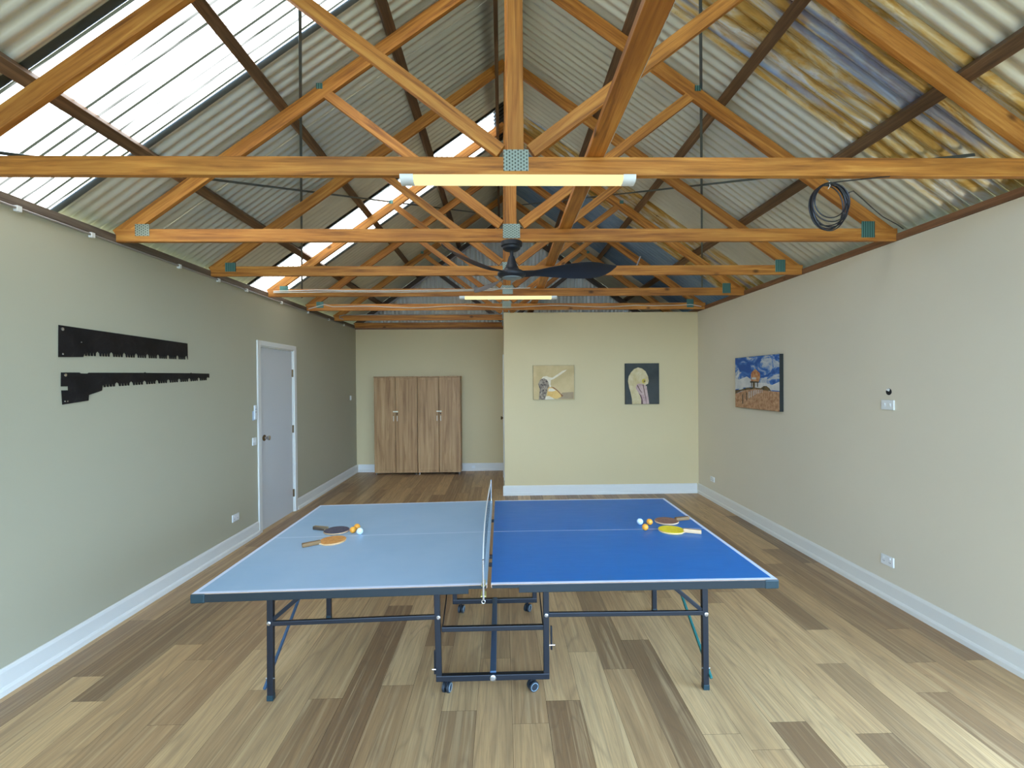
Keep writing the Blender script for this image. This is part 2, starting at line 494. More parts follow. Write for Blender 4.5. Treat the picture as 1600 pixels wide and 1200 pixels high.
for key, mat, lab in [((1, 0), M_rust, 'wide rust-stained corrugated roof sheet nearest the camera, above the coiled black cable'),
                      ((1, 4), M_rust, 'rust-streaked corrugated roof sheet further back on right slope, opposite the far skylight'),
                      ((1, 5), M_bluesteel, 'blue-grey corrugated roof sheet on right slope just behind the far rusty sheet'),
                      ((1, 6), M_bluesteel, 'blue-grey corrugated roof sheet on right slope, nearest the back gable')]:
    tag(new_mesh('roof_sheet', *special[key], mat, smooth=True), lab, 'roof sheet', 'discoloured roof sheets on the right slope')

# ------------------------------------------------------------------ purlins
pl = [(-2.30, 'lowest dark purlin on the left roof slope, nearest the left wall'),
      (-1.575, 'middle dark purlin on the left roof slope'),
      (-.79, 'highest dark purlin on the left roof slope'),
      (2.385, 'lowest dark rough purlin on the right roof slope, crossing the rusty sheets'),
      (1.655, 'middle dark rough purlin on the right roof slope'),
      (.945, 'highest dark purlin on the right roof slope, partly behind the long flat board')]
for x, lab in pl:
    s = 1 if x > CX else -1
    z = raft_top(x)+.027/math.cos(math.atan(MS))
    ang = math.atan(MS)*s
    o = MB().box(0, 9.08+1.5, -.036, .036, -.026, .026, bev=.004).build('purlin', M_dark)
    R_ = Matrix.Rotation(PI/2, 4, 'Z'); 
    o.matrix_basis = Matrix.Translation((x, -1.5, z)) @ Matrix.Rotation(ang, 4, 'Y') @ R_
    tag(o, lab, 'purlin', 'dark roof purlins')
o = MB().box(0, 10.58, -.018, .018, -.06, .06, bev=.003).build('ridge_beam', M_dark)
o.matrix_basis = Matrix.Translation((CX-.105, -1.5, 4.72)) @ Matrix.Rotation(PI/2, 4, 'Z')
tag(o, 'dark ridge beam running along the peak of the roof', 'beam')

# ------------------------------------------------------------------ trusses
def make_truss(pine=M_pine, webs=True, heel=M_nail):
    t = thing('roof_truss', 'x', 'truss', (CX, 0, H), 0)
    th = .036
    beam('bottom_chord', (-2.855, 0, .0475), (2.885, 0, .0475), .092, th, pine, t)
    a = math.atan(MS); w = .094
    for s in (-1, 1):
        # centre line of the rafter, from heel to apex
        zc = lambda u: (4.80-H) - MS*u
        u0, u1 = .02, 2.845
        p_top = (s*u0, 0, zc(u0)); p_bot = (s*u1, 0, zc(u1))
        off = w/2*math.tan(a)
        if s < 0: beam('rafter', p_bot, p_top, w, th-.001, pine, t, cut0=0, cut1=0)
        else: beam('rafter', p_top, p_bot, w, th-.001, pine, t)
        if webs:
            zt = (raft_low(CX+1.33)-H)
            beam('web', (s*.075, 0, .125), (s*1.40, 0, .125+.755*1.325), .07, th-.002, pine, t)
    beam('king_post', (0, 0, .094), (0, 0, 4.75-H), .078, th+.001, pine, t, bev=.003)
    return t
def nail_plate(t, x, z, w, h, mat, name='nail_plate'):
    o = MB().box(-w/2, w/2, -.0215, -.0185, -h/2, h/2).build(name, mat, t)
    o.location = (x, 0, z); return o
base = make_truss()
nail_plate(base, 0, .075, .125, .105, M_nail)
for s in (-1, 1): nail_plate(base, s*1.385, .125+.755*1.30+.02, .045, .04, M_nailteal)
labels = ['pine roof truss nearest the camera, only its chord grazing the top right corner',
          'large pine roof truss whose bottom chord carries the big glowing batten light',
          'pine roof truss whose bottom chord carries the black ceiling fan',
          'pine roof truss directly behind the ceiling fan, seen at fan blade height',
          'pine roof truss carrying the small far batten light and several pale cables',
          'pine roof truss just in front of the partition wall top, wavy pale cable along it',
          'pine roof truss over the wardrobe corner with a straight conduit along its chord',
          'dark roof truss standing against the corrugated back gable']
trusses = []
for i, y in enumerate(TY):
    t = base if i == 0 else copy_tree(base)
    t.location = (CX, y, H if i < 7 else H+.005)
    tag(t, labels[i], 'truss', 'pine roof trusses')
    if i in (2, 4, 5, 6, 7):
        pass
    trusses.append(t)
for i in (2, 3, 4, 5):
    for s in (-1, 1):
        nail_plate(trusses[i], s*2.66, .085, .10, .085 if s < 0 else .12, M_nail if (i == 2 and s < 0) else M_nailteal)
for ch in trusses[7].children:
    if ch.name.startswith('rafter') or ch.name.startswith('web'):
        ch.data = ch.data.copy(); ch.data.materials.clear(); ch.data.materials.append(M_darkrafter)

# long flat board lying on the chords
o = beam('roof_brace_board', (.478, -.3, H+.113), (.478, 8.8, H+.113), .088, .034, M_pine, side=(0, 0, 1))
MB().box(0, 9.1, -.0178, .0178, .0442, .0452).build('painted_edge', M_white, o)
tag(o, 'long flat orange pine board lying across the truss chords, right of the king posts', 'board')

# galvanised brace straps across the rafters
def strap(x0, y0, x1, y1, lab):
    f = lambda x: raft_top(x)+.002
    o = MB().bar((x0, y0, f(x0)), (x1, y1, f(x1)), .022, .0025, side=(MS*(1 if x0 > CX else -1), 0, 1)).build('brace_strap', M_strap)
    tag(o, lab, 'strap', 'galvanised brace straps')
strap(-.16, .4, -2.72, 6.4, 'thin grey metal strap on left slope, hanging like a vertical line')
strap(-2.72, 2.3, -.2, 8.2, 'thin grey metal strap on left slope, starting low by the big skylight')
strap(.35, .8, 2.78, 6.35, 'thin grey metal strap on right slope, hanging like a vertical line')
strap(2.72, 2.6, .3, 7.9, 'thin grey metal strap on right slope, starting low above the black cable coil')

# ------------------------------------------------------------------ plates, conduit, skirting, doors
struct(beam('trim_1', (XR+.02, Y0-2, H+.028), (XR+.02, YB, H+.028), .052, .06, M_plate_timber, side=(1, 0, 0)))
struct(beam('trim_2', (XL-.022, Y0-2, H+.028), (XL-.022, YB, H+.028), .052, .06, M_plate_left, side=(1, 0, 0)))
struct(beam('trim_3', (XL, YB-.018, H+.022), (XP, YB-.018, H+.022), .085, .034, M_plate_timber))
# conduit along the top of the left wall
cond = thing('wall_conduit', 'thin grey conduit clipped along the top edge of the left wall', 'conduit', (XL+.012, 0, H-.012))
MB().tube([(0, -1.4, 0), (0, 3, .001), (0, 8.8, 0)], .0085, 8).build('pipe', M_conduit, cond, smooth=True)
for y in (1.2, 2.0, 2.72, 3.2, 4.05, 4.6, 5.1, 5.9, 6.7, 7.5, 8.2):
    MB().box(-.012, .012, y-.014, y+.014, -.02, .014, bev=.002).build('saddle_clip', M_white, cond)

def skirting(name, x0, y0, x1, y1, nx, ny, mat=M_trim):
    """moulded board along a wall from (x0,y0) to (x1,y1), projecting towards (nx,ny)"""
    prof = [(0, 0), (.028, 0), (.028, .03), (.022, .042), (.016, .046), (.016, .125), (.011, .14), (.006, .146), (0, .146)]
    V = []
    for (x, y) in ((x0, y0), (x1, y1)):
        V += [(x+nx*d, y+ny*d, z) for d, z in prof]
    n = len(prof)
    F = [tuple(range(n)), tuple(reversed(range(n, 2*n)))]+[(i, (i+1) % n, n+(i+1) % n, n+i) for i in range(n)]
    o = MB().add(V, F).build(name, mat); return struct(o)
skirting('baseboard_left', XL, -1.5, XL, 5.30, 1, 0)
skirting('baseboard_left_far', XL, 6.30, XL, YB, 1, 0)
skirting('baseboard_right', XR, 2.0, XR, YP, -1, 0)
skirting('baseboard_back', XL+.028, YB, XP, YB, 0, -1)
skirting('baseboard_partition', XP-.028, YP, XR-.028, YP, 0, -1)
skirting('baseboard_partition_side', XP, YP, XP, 7.29, -1, 0)
skirting('baseboard_partition_end', XP, 8.23, XP, YB-.028, -1, 0)

def door(name, xf, y0, y1, zt, s, knob_y, hinge_y):
    """door in a wall whose room face is x=xf, room towards s"""
    d = bpy.data.objects.new(name, None); C.objects.link(d); d.location = (xf, y0, 0); struct(d)
    w = y1-y0
    MB().box(-.045*s if s > 0 else .01, -.01*s if s > 0 else .045, .012, w-.012, .004, zt-.012, bev=.002).build('door_leaf', M_doorp, d)
    fr = MB(); f = lambda a, b: (min(a, b), max(a, b))
    # jambs
    a, b = f(-.1*s, .002*s)
    fr.box(min(-.1*s, -.055*s), max(-.1*s, -.055*s), 0, w, 0, .02).box(a, b, -.012, .008, 0, zt).box(a, b, w-.008, w+.012, 0, zt).box(a, b, -.012, w+.012, zt-.008, zt+.012)
    a, b = f(.0*s, .018*s)
    fr.box(a, b, -.068, -.002, 0, zt+.062, bev=.004).box(a, b, w+.002, w+.068, 0, zt+.062, bev=.004).box(a, b, -.002, w+.002, zt+.004, zt+.062, bev=.004)
    fr.build('architrave', M_trim, d)
    kn = MB(); M = Matrix.Translation((-.01*s, knob_y-y0, 1.07)) @ Matrix.Rotation(PI/2*s, 4, 'Y')
    kn.lathe([(.032, 0), (.032, .006), (.014, .01), (.012, .035), (.022, .042), (.028, .055), (.026, .066), (.012, .07)], 20, M)
    kn.build('door_knob', M_chrome if s > 0 else M_brass, d, smooth=True)
    ro = MB().lathe([(.036, 0), (.036, .008), (.03, .012)], 20, M); ro.build('rosette', M_brass, d, smooth=True)
    for z in (.25, 1.1, zt-.3):
        MB().box(*f(-.012*s, .008*s), hinge_y-y0-.008, hinge_y-y0+.008, z-.05, z+.05, bev=.002).build('hinge', M_brass, d)
    return d
door('door_1', XL, DY0, DY1, DZ-.012, 1, 5.475, 6.212)
door('door_2', XP, PDY0, PDY1, 2.068, -1, 8.08, 7.362)

# ------------------------------------------------------------------ switches and sockets
def plate(name, label, cat, x, y, z, s, w, h, kind, mat=M_white):
    """plate on a side wall at face x, room side s; y grows along the wall"""
    t = thing(name, label, cat, (x, y, z), 0 if s > 0 else PI)
    MB().box(0, .011, -w/2, w/2, -h/2, h/2, bev=.003).build('cover_plate', mat, t)
    if kind == 'switch2':
        for q in (-.22, .22): MB().box(.010, .015, q*w-.007, q*w+.007, -.012, .012, bev=.002).build('rocker', M_white, t)
    if kind == 'switch1':
        MB().box(.010, .015, -.007, .007, -.012, .012, bev=.002).build('rocker', M_white, t)
    if kind == 'outlet':
        for q in (-.25, .25):
            pin = MB()
            pin.bar((.0112, q*w-.008, -.004), (.0112, q*w-.003, -.014), .002, .001, side=(1, 0, 0)).bar((.0112, q*w+.008, -.004), (.0112, q*w+.003, -.014), .002, .001, side=(1, 0, 0))
            pin.build('pin_slots', M_darkhole, t)
            MB().box(.010, .015, q*w-.006, q*w+.006, .012, .026, bev=.0015).build('rocker', M_white, t)
    return t
plate('light_switch', 'small white light switch plate on left wall beside the white door, at knob height', 'switch', XL, 5.235, 1.06, 1, .075, .085, 'switch2')
plate('power_outlet', 'white double power outlet low on the left wall before the white door', 'outlet', XL, 4.855, .32, 1, .115, .075, 'outlet')
plate('light_switch', 'small white switch high on the left wall near the wardrobe corner', 'switch', XL, 8.56, 1.425, 1, .075, .08, 'switch1')
plate('light_switch', 'white double switch plate on right wall, just under the dark round hole', 'switch', XR, 3.487, 1.505, -1, .115, .075, 'switch2')
plate('power_outlet', 'white double power outlet low on right wall, straight below the switch plate', 'outlet', XR, 3.495, .305, -1, .115, .075, 'outlet')
plate('power_outlet', 'small white power outlet low on right wall near the far corner', 'outlet', XR, 6.46, .305, -1, .115, .07, 'outlet')
# outlet on the back skirting
t = thing('power_outlet', 'tiny pale outlet on the skirting board right of the wardrobes', 'outlet', (-.555, YB-.0165, .075), -PI/2)
MB().box(0, .01, -.03, .03, -.025, .025, bev=.003).build('cover_plate', M_white, t)
MB().box(.009, .013, -.006, .006, -.006, .006, bev=.001).build('rocker', M_white, t)
# fan remote in its cradle
t = thing('fan_remote', 'slim pale grey remote in a wall cradle above the light switch by the left door', 'remote', (XL, 5.235, 1.38))
MB().box(0, .012, -.026, .026, -.085, .02, bev=.004).build('cradle', M_greypl, t)
r_ = MB().box(.012, .026, -.021, .021, -.075, .085, bev=.005).build('remote_body', M_white, t)
MB().box(.025, .028, -.008, .008, .03, .046, bev=.002).build('button', M_greypl, r_)
MB().box(.025, .028, -.008, .008, 0, .016, bev=.002).build('button', M_greypl, r_)
# hole in the right wall with a twisted flap
t = thing('wall_hole', 'dark round cable hole in the right wall above the white switch plate', 'hole', (XR, 3.483, 1.606), PI)
n = 20
MB().lathe([(.024, 0), (.024, .0015)], n, Matrix.Rotation(PI/2, 4, 'Y')).build('dark_opening', M_darkhole, t)
MB().tube([(.0015, .024*math.cos(2*PI*k/n), .024*math.sin(2*PI*k/n)) for k in range(n+1)], .002, 6).build('rim', M_darkhole, t)
MB().prism([(-.024*math.cos(a), .024*math.sin(a)) for a in [PI*(.15+.5*i/8) for i in range(9)]]+[(.004, .002)],
           Matrix(((0, 0, 1, .0015), (1, 0, 0, 0), (0, 1, 0, 0), (0, 0, 0, 1))), .003).build('flap', M_white, t)

# ------------------------------------------------------------------ wardrobes
def wardrobe(x0, x1, label):
    zf = .035; yf, yb = 8.565, YB-.03
    w = x1-x0; ht = 1.815
    t = thing('wardrobe', label, 'wardrobe', (x0, yf, 0), 0, 'wooden wardrobes against the back wall')
    d = yb-yf
    body = MB()
    body.box(0, .018, .02, d, zf, ht-.02).box(w-.018, w, .02, d, zf, ht-.02).box(.018, w-.018, .02, d, zf, zf+.02).box(.018, w-.018, d-.006, d, zf+.02, ht-.02)
    body.box(-.003, w+.003, -.004, d, ht-.02, ht, bev=.002)
    body.build('carcass', M_cab, t)
    for i in range(2):
        a = .004+i*(w/2); b = a+w/2-.008
        dr = MB(); z0, z1 = zf+.004, ht-.024; r = .045
        dr.box(a, a+r, 0, .018, z0, z1, bev=.0015).box(b-r, b, 0, .018, z0, z1, bev=.0015)
        dr.box(a+r, b-r, 0, .018, z0, z0+r, bev=.0015).box(a+r, b-r, 0, .018, z1-r, z1, bev=.0015)
        dr.box(a+r-.002, b-r+.002, .009, .017, z0+r-.002, z1-r+.002)
        dro = dr.build('door', M_cab, t)
        hx = b-.03 if i == 0 else a+.03
        h = MB(); hz = 1.04
        h.box(hx-.006, hx+.006, -.022, -.014, hz-.048, hz+.048, bev=.003)
        h.box(hx-.004, hx+.004, -.016, .002, hz-.04, hz-.03).box(hx-.004, hx+.004, -.016, .002, hz+.03, hz+.04)
        h.build('handle', M_handle, dro)
        if i == 1:
            MB().box(a-.05, a+.045, -.01, 0, 1.155, 1.178, bev=.002).build('latch', M_handle, dro)
            MB().lathe([(.011, 0), (.011, .012), (.004, .014)], 14, Matrix.Translation((hx-.004, .001, 1.125)) @ Matrix.Rotation(PI/2, 4, 'X')).build('lock', M_cabdark, dro)
    for fx in (.03, w-.03):
        for fy in (.03, d-.03):
            MB().lathe([(.018, 0), (.018, .006), (.012, .008), (.012, zf)], 14, Matrix.Translation((fx, fy, 0))).build('foot', M_chrome, t)
    return t
wardrobe(-2.355, -1.563, 'tall wooden two-door wardrobe, left of the pair against the back wall')
wardrobe(-1.556, -.768, 'tall wooden two-door wardrobe, right of the pair, nearer the partition')

# ------------------------------------------------------------------ pictures
def pic(name, label, w, h, d, M, edge, layers, group='canvas prints on the walls'):
    """layers: list of (pts in 0..1 u right v up, material)"""
    t = thing(name, label, 'picture'); t.matrix_basis = M; tag(t, None, None, group)
    t.rotation_mode = 'XYZ'
    MB().box(-w/2, w/2, 0, d, -h/2, h/2, bev=.002).build('canvas', edge, t)
    p = MB(); mats = []
    for i, (pts, m) in enumerate(layers):
        y = d+.0006+.00035*i
        q = [((.5-u)*w, y, (v-.5)*h) for u, v in pts]     # facing +y, viewer sees u left-to-right
        if m not in mats: mats.append(m)
        p.add(q, [tuple(range(len(q)))], mats.index(m))
    o = new_mesh('print', p.v, p.f, None, t, mats=mats, fm=p.m)
    return t
full = [(0.004, .004), (.996, .004), (.996, .996), (.004, .996)]
def ell(cx, cy, rx, ry, n=22, a0=0, a1=2*PI): return [(cx+rx*math.cos(a0+(a1-a0)*i/n), cy+ry*math.sin(a0+(a1-a0)*i/n)) for i in range(n+(0 if a1-a0 > 6.2 else 1))]
# matrices: local +y is the picture's face
def face_mat(loc, nrm):
    y = Vector(nrm); z = Vector((0, 0, 1)); x = y.cross(z)
    M = Matrix((x, y, z)).transposed().to_4x4(); M.translation = loc; return M
def mottled(name, a, b, sc=8, c3=None, rough=.6, map_=(1, 1, 1)):
    t = NT(name); n = t.noise(t.map(t.coord(), map_), sc, 5, .65, .3)
    st = [(.35, a), (.62, b)] + ([(.72, c3)] if c3 else [])
    return t.bsdf(t.ramp(n, st), rough, spec=.3)
pb1 = mottled('print_beige', S(194,166,112), S(212,184,130), 3)
pb2 = mottled('print_feather', S(62,48,42), S(178,158,130), 45)
pb3 = mottled('print_cream', S(224,206,168), S(236,222,190), 10)
pb4 = mottled('print_amber', S(214,158,74), S(232,190,110), 9)
pb5 = mottled('print_brown_line', S(120,76,40), S(150,100,60), 9)
pb6 = mottled('print_shade', S(156,130,96), S(170,146,110), 4)
M_edge1 = flat('canvas_edge_olive', S(112,100,66), .7)
pic('canvas_print', 'beige canvas print of a pelican with open bill, left of the two on the partition', .615, .512, .035,
    face_mat((.776, YP, 1.686), (0, -1, 0)), M_edge1,
    [(full, pb1), ([(.6, .02), (.98, .02), (.98, .22), (.7, .2)], pb6),
     ([(.13, .004), (.16, .3), (.12, .45), (.17, .58), (.26, .66), (.34, .6), (.38, .5), (.38, .38), (.33, .2), (.28, .004)], pb2),
     ([(.2, .6), (.24, .67), (.32, .69), (.4, .65), (.47, .64), (.62, .76), (.72, .84), (.82, .87), (.78, .82), (.66, .72), (.5, .6), (.43, .57), (.42, .45), (.44, .37), (.4, .36), (.37, .5), (.33, .58), (.26, .63)], pb3),
     ([(.34, .1), (.34, .2), (.36, .35), (.44, .37), (.52, .33), (.62, .24), (.7, .12), (.66, .06), (.55, .03), (.44, .06)], pb4),
     ([(.36, .24), (.38, .33), (.46, .33), (.55, .27), (.48, .24)], pb3),
     ([(.42, .38), (.5, .36), (.6, .27), (.68, .16), (.73, .11), (.69, .08), (.66, .15), (.58, .25), (.49, .33)], pb5),
     ([(.28, .004), (.3, .09), (.38, .11), (.46, .06), (.52, .004)], pb3)])
pd1 = mottled('print_charcoal', S(52,56,52), S(70,72,66), 3)
pd2 = mottled('print_ivory', S(198,172,118), S(222,204,158), 6)
pd3 = mottled('print_pink', S(176,138,132), S(206,176,160), 14)
pd4 = mottled('print_dusk', S(84,58,52), S(110,80,70), 14)
pd5 = mottled('print_yellow', S(190,160,50), S(206,182,70), 14)
M_edge2 = flat('canvas_edge_black', S(34,36,30), .7)
pic('canvas_print', 'dark canvas print of a pelican head looking down, right of the two on the partition', .512, .612, .035,
    face_mat((2.105, YP, 1.656), (0, -1, 0)), M_edge2,
    [(full, pd1),
     ([(.2, .004), (.19, .14), (.15, .3), (.11, .42), (.08, .56), (.1, .68), (.17, .78), (.26, .86), (.38, .9), (.5, .87), (.6, .8), (.67, .68), (.69, .57), (.67, .5), (.6, .47), (.5, .3), (.46, .004)], pd2),
     ([(.47, .004), (.46, .12), (.42, .24), (.34, .34), (.3, .42), (.36, .5), (.46, .5), (.56, .47), (.63, .44), (.65, .3), (.68, .15), (.7, .004)], pd3),
     ([(.46, .004), (.47, .12), (.44, .2), (.38, .28), (.46, .22), (.5, .12), (.52, .004)], pd4),
     ([(.51, .48), (.55, .3), (.6, .1), (.61, .004), (.62, .004), (.61, .12), (.57, .32), (.535, .48)], pd4),
     ([(.36, .48), (.43, .36), (.49, .28), (.47, .28), (.41, .35), (.34, .46)], pd4),
     (ell(.545, .565, .055, .055), pd5), (ell(.56, .56, .022, .022), pd4)])
def skyprint():
    t = NT('print_sky'); co = t.coord()
    n = t.noise(t.map(co, (1, 1, 1.8)), 4.2, 6, .62, 1.2)
    return t.bsdf(t.ramp(n, [(.42, S(40,84,150)), (.5, S(70,118,180)), (.57, S(176,182,184)), (.7, S(214,212,204))]), .6, spec=.3)
ps1 = skyprint()
ps2 = mottled('print_sand', S(150,104,68), S(200,158,120), 26)
ps3 = mottled('print_dune_grass', S(58,54,32), S(120,96,60), 20)
ps4 = mottled('print_tower', S(160,84,48), S(206,160,110), 22)
ps5 = mottled('print_post', S(60,52,40), S(80,70,54), 20)
ps6 = mottled('print_cloud', S(186,188,184), S(214,212,204), 6)
lay = [(full, ps1),
       ([(.004, .36), (.2, .4), (.45, .42), (.7, .38), (.996, .36), (.996, .52), (.85, .46), (.7, .5), (.5, .5), (.3, .62), (.1, .56), (.004, .58)], ps6),
       ([(.004, .004), (.996, .004), (.996, .345), (.8, .35), (.55, .4), (.3, .37), (.004, .27)], ps2),
       ([(.004, .27), (.004, .35), (.15, .36), (.3, .4), (.42, .41), (.62, .4), (.68, .44), (.74, .44), (.8, .4), (.83, .355), (.7, .36), (.5, .385), (.3, .36), (.15, .33)], ps3),
       ([(.4, .42), (.42, .42), (.42, .5), (.4, .5)], ps5), ([(.44, .4), (.49, .4), (.49, .5), (.44, .5)], ps3), ([(.54, .42), (.56, .42), (.56, .5), (.54, .5)], ps5),
       ([(.38, .5), (.58, .5), (.58, .52), (.38, .53)], ps5),
       ([(.4, .53), (.58, .52), (.61, .6), (.6, .68), (.5, .76), (.42, .7), (.4, .66)], ps4),
       ([(.42, .6), (.52, .6), (.52, .56), (.42, .56)], ps6)]
for i, (u, h0, h1) in enumerate([(.19, .08, .27), (.29, .16, .31), (.35, .2, .33), (.4, .22, .345), (.45, .25, .35), (.49, .27, .36), (.53, .29, .365), (.57, .3, .37), (.61, .31, .375), (.65, .32, .38)]):
    lay.append(([(u, h0), (u+.02-.001*i, h0), (u+.02-.001*i, h1), (u, h1)], ps5 if i < 2 else ps6))
pic('canvas_print', 'square beach canvas print with a lookout tower and blue sky, on the right wall', .93, .612, .04,
    face_mat((XR, 5.275, 1.67), (-1, 0, 0)), M_edge2, lay)

# ------------------------------------------------------------------ saws
def saw(name, label, outline, teeth, M):
    """outline in (along wall, z); teeth = (start, end, groups, depth)"""
    (s, e, ng, dep) = teeth
    s, e = Vector(s), Vector(e); pts = []
    for g in range(ng):
        a = s.lerp(e, g/ng); b = s.lerp(e, (g+1)/ng)
        q = lambda f, d: tuple(a.lerp(b, f)+Vector((0, -d)))
        for k in range(4):
            f0 = .0+k*.2
            pts += [q(f0+.02, dep*.1), q(f0+.045, dep*.8), q(f0+.075, dep), q(f0+.12, dep*.8), q(f0+.155, dep), q(f0+.17, dep*.1)]
        pts += [q(.82, -dep*.1), q(.84, -dep*.3), q(.94, -dep*.3), q(.965, -dep*.1)]
    pl_ = outline[0]+pts+outline[1]
    return pl_
def yz(*p): return [tuple(q) for q in p]
Msaw = Matrix(((0, 0, 1, XL+.004), (1, 0, 0, 0), (0, 1, 0, 0), (0, 0, 0, 1)))
def make_saw(label, pl_, rivets, orient=1):
    t = thing('saw_blade', label, 'saw', (XL+.004, pl_[0][0], pl_[0][1]), 0, 'old saw blades on the left wall')
    loc = t.location
    Ml = Matrix(((0, 0, 1, 0), (1, 0, 0, -loc.y), (0, 1, 0, -loc.z), (0, 0, 0, 1)))
    MB().prism(pl_, Ml, .003).build('blade', M_saw, t)
    for (y, z, r) in rivets:
        MB().lathe([(r, 0), (r, .003), (r*.55, .004)], 14, Matrix.Translation((.003, y-loc.y, z-loc.z)) @ Matrix.Rotation(PI/2, 4, 'Y')).build('screw', M_chrome, t)
# upper: broad at the left end
a = saw('', '', ([(2.962, 2.085), (2.958, 1.884), (3.13, 1.893)], [(4.152, 1.925), (4.15, 2.066)]), ((3.14, 1.925), (4.145, 1.947), 9, .024), None)
make_saw('upper black saw blade on left wall, broad and tapering slightly to the right', a, [(2.985, 2.062, .011), (3.115, 1.99, .004), (2.985, 1.905, .006)])
a = saw('', '', ([(2.975, 1.788), (2.972, 1.70), (3.02, 1.70), (3.02, 1.675), (2.975, 1.675), (2.98, 1.585), (3.165, 1.603), (3.168, 1.64), (3.27, 1.668), (3.275, 1.70)], [(4.45, 1.765), (4.45, 1.805), (4.2, 1.804), (4.195, 1.809), (4.185, 1.804), (3.67, 1.798), (3.66, 1.803), (3.65, 1.798), (3.17, 1.79), (3.16, 1.784), (3.11, 1.784), (3.1, 1.79)]), ((3.28, 1.712), (4.44, 1.765), 9, .022), None)
make_saw('lower black saw blade on left wall, with notched heel and long thin toothed end', a, [(3.0, 1.772, .01), (3.012, 1.605, .005), (2.994, 1.605, .005)])

# ------------------------------------------------------------------ batten lights
def batten(x, y, label):
    t = thing('batten_light', label, 'light', (x, y, H), 0, 'long batten lights under the trusses')
    L = .585; ry = .04; hz = .034
    def half(x0, x1, grow, name, mat):
        v = []; f = []; n = 16
        prof = [(-ry-grow, 0)]+[(-(ry+grow)*math.cos(PI*k/n), -(hz+grow)*(math.sin(PI*k/n)**.6)) for k in range(1, n)]+[(ry+grow, 0)]
        prof = [(p, min(0, q)-.0) for p, q in prof]
        m = len(prof)
        for X in (x0, x1): v += [(X, p, q) for p, q in prof]
        f = [tuple(range(m)), tuple(reversed(range(m, 2*m)))]+[(i, (i+1) % m, m+(i+1) % m, m+i) for i in range(m)]
        return MB().add(v, f).build(name, mat, t, smooth=True)
    MB().box(-L+.02, L-.02, -.03, .03, -.012, 0).build('backing_tray', M_white, t)
    half(-L+.065, L-.062, 0, 'diffuser', M_tube).location.z = -.004
    half(-L, -L+.066, .002, 'end_cap', M_white).location.z = -.003
    half(L-.063, L, .002, 'end_cap', M_white).location.z = -.003
    return t
batten(.091, TY[1]+.0, 'large glowing batten light under the nearest visible truss chord')
batten(.085, TY[4], 'small far glowing batten light, seen below the ceiling fan')

# ------------------------------------------------------------------ ceiling fan
def fan():
    t = thing('ceiling_fan', 'black three-blade ceiling fan hanging below a truss chord above the table', 'fan', (CX, TY[2], H))
    MB().lathe([(.0, 0), (.078, 0), (.08, -.008), (.078, -.03), (.066, -.036), (.064, -.05), (.05, -.062), (.03, -.068), (0, -.07)][1:-1], 32).build('canopy', M_fan, t, smooth=True)
    MB().lathe([(.013, -.05), (.013, -.12), (.018, -.125), (.018, -.135)], 16).build('downrod', M_fan, t, smooth=True)
    hub = MB().lathe([(.02, -.105), (.026, -.125), (.036, -.16), (.05, -.19), (.06, -.205), (.085, -.215), (.105, -.228), (.105, -.245), (.09, -.258), (.075, -.262)], 36).build('motor_housing', M_fan, t, smooth=True, sharp=60)
    MB().lathe([(.074, -.258), (.07, -.266), (.05, -.272), (.02, -.274)], 32).build('lens', M_fanlens, t, smooth=True)
    zb = -.232
    for ang in (-8, 112, 233):
        v = []; f = []; NS = 26; NC = 9
        for i in range(NS+1):
            u = i/NS; r = .06+.70*u
            w = .05+.0*u
            # chord width along the blade
            if u < .16: w = .11-.35*u*.8
            else:
                q = (u-.16)/.84; w = .065+.105*math.sin(min(1, q*1.25)*PI/2)**1.3
                if q > .55: w *= (1-((q-.55)/.45)**2.6*.93)
            pitch = math.radians(12+24*min(1, u/.3)-8*max(0, u-.3))
            bend = -.025*math.sin(u*PI)+.03*u*u
            z = zb-.006+.018*u**2+(.022*((u-.86)/.14)**2 if u > .86 else 0)
            for side in (1, -1):
                for j in range(NC):
                    c = (j/(NC-1)-.5)
                    th_ = .006*(1-(2*c)**2)+.0015
                    camber = .09*w*(1-(2*c)**2)
                    yy = bend+c*w*math.cos(pitch); zz = z-c*w*math.sin(pitch)+camber+side*th_/2
                    v.append((r, yy, zz))
        m = 2*NC
        for i in range(NS):
            for j in range(NC-1):
                a = i*m+j; f.append((a, a+1, a+m+1, a+m))
                b = i*m+NC+j; f.append((b, b+m, b+m+1, b+1))
            for (p, q) in ((0, NC), (NC-1, 2*NC-1)):
                f.append((i*m+p, i*m+m+p, i*m+m+q, i*m+q))
        f.append(tuple(range(NC))+tuple(reversed(range(NC, m))))
        e = NS*m; f.append(tuple(e+k for k in reversed(range(NC)))+tuple(e+k for k in range(NC, m)))
        o = MB().add(v, f).build('blade', M_fan, t, smooth=True)
        o.rotation_euler = (0, 0, math.radians(ang))
    return t
fan()

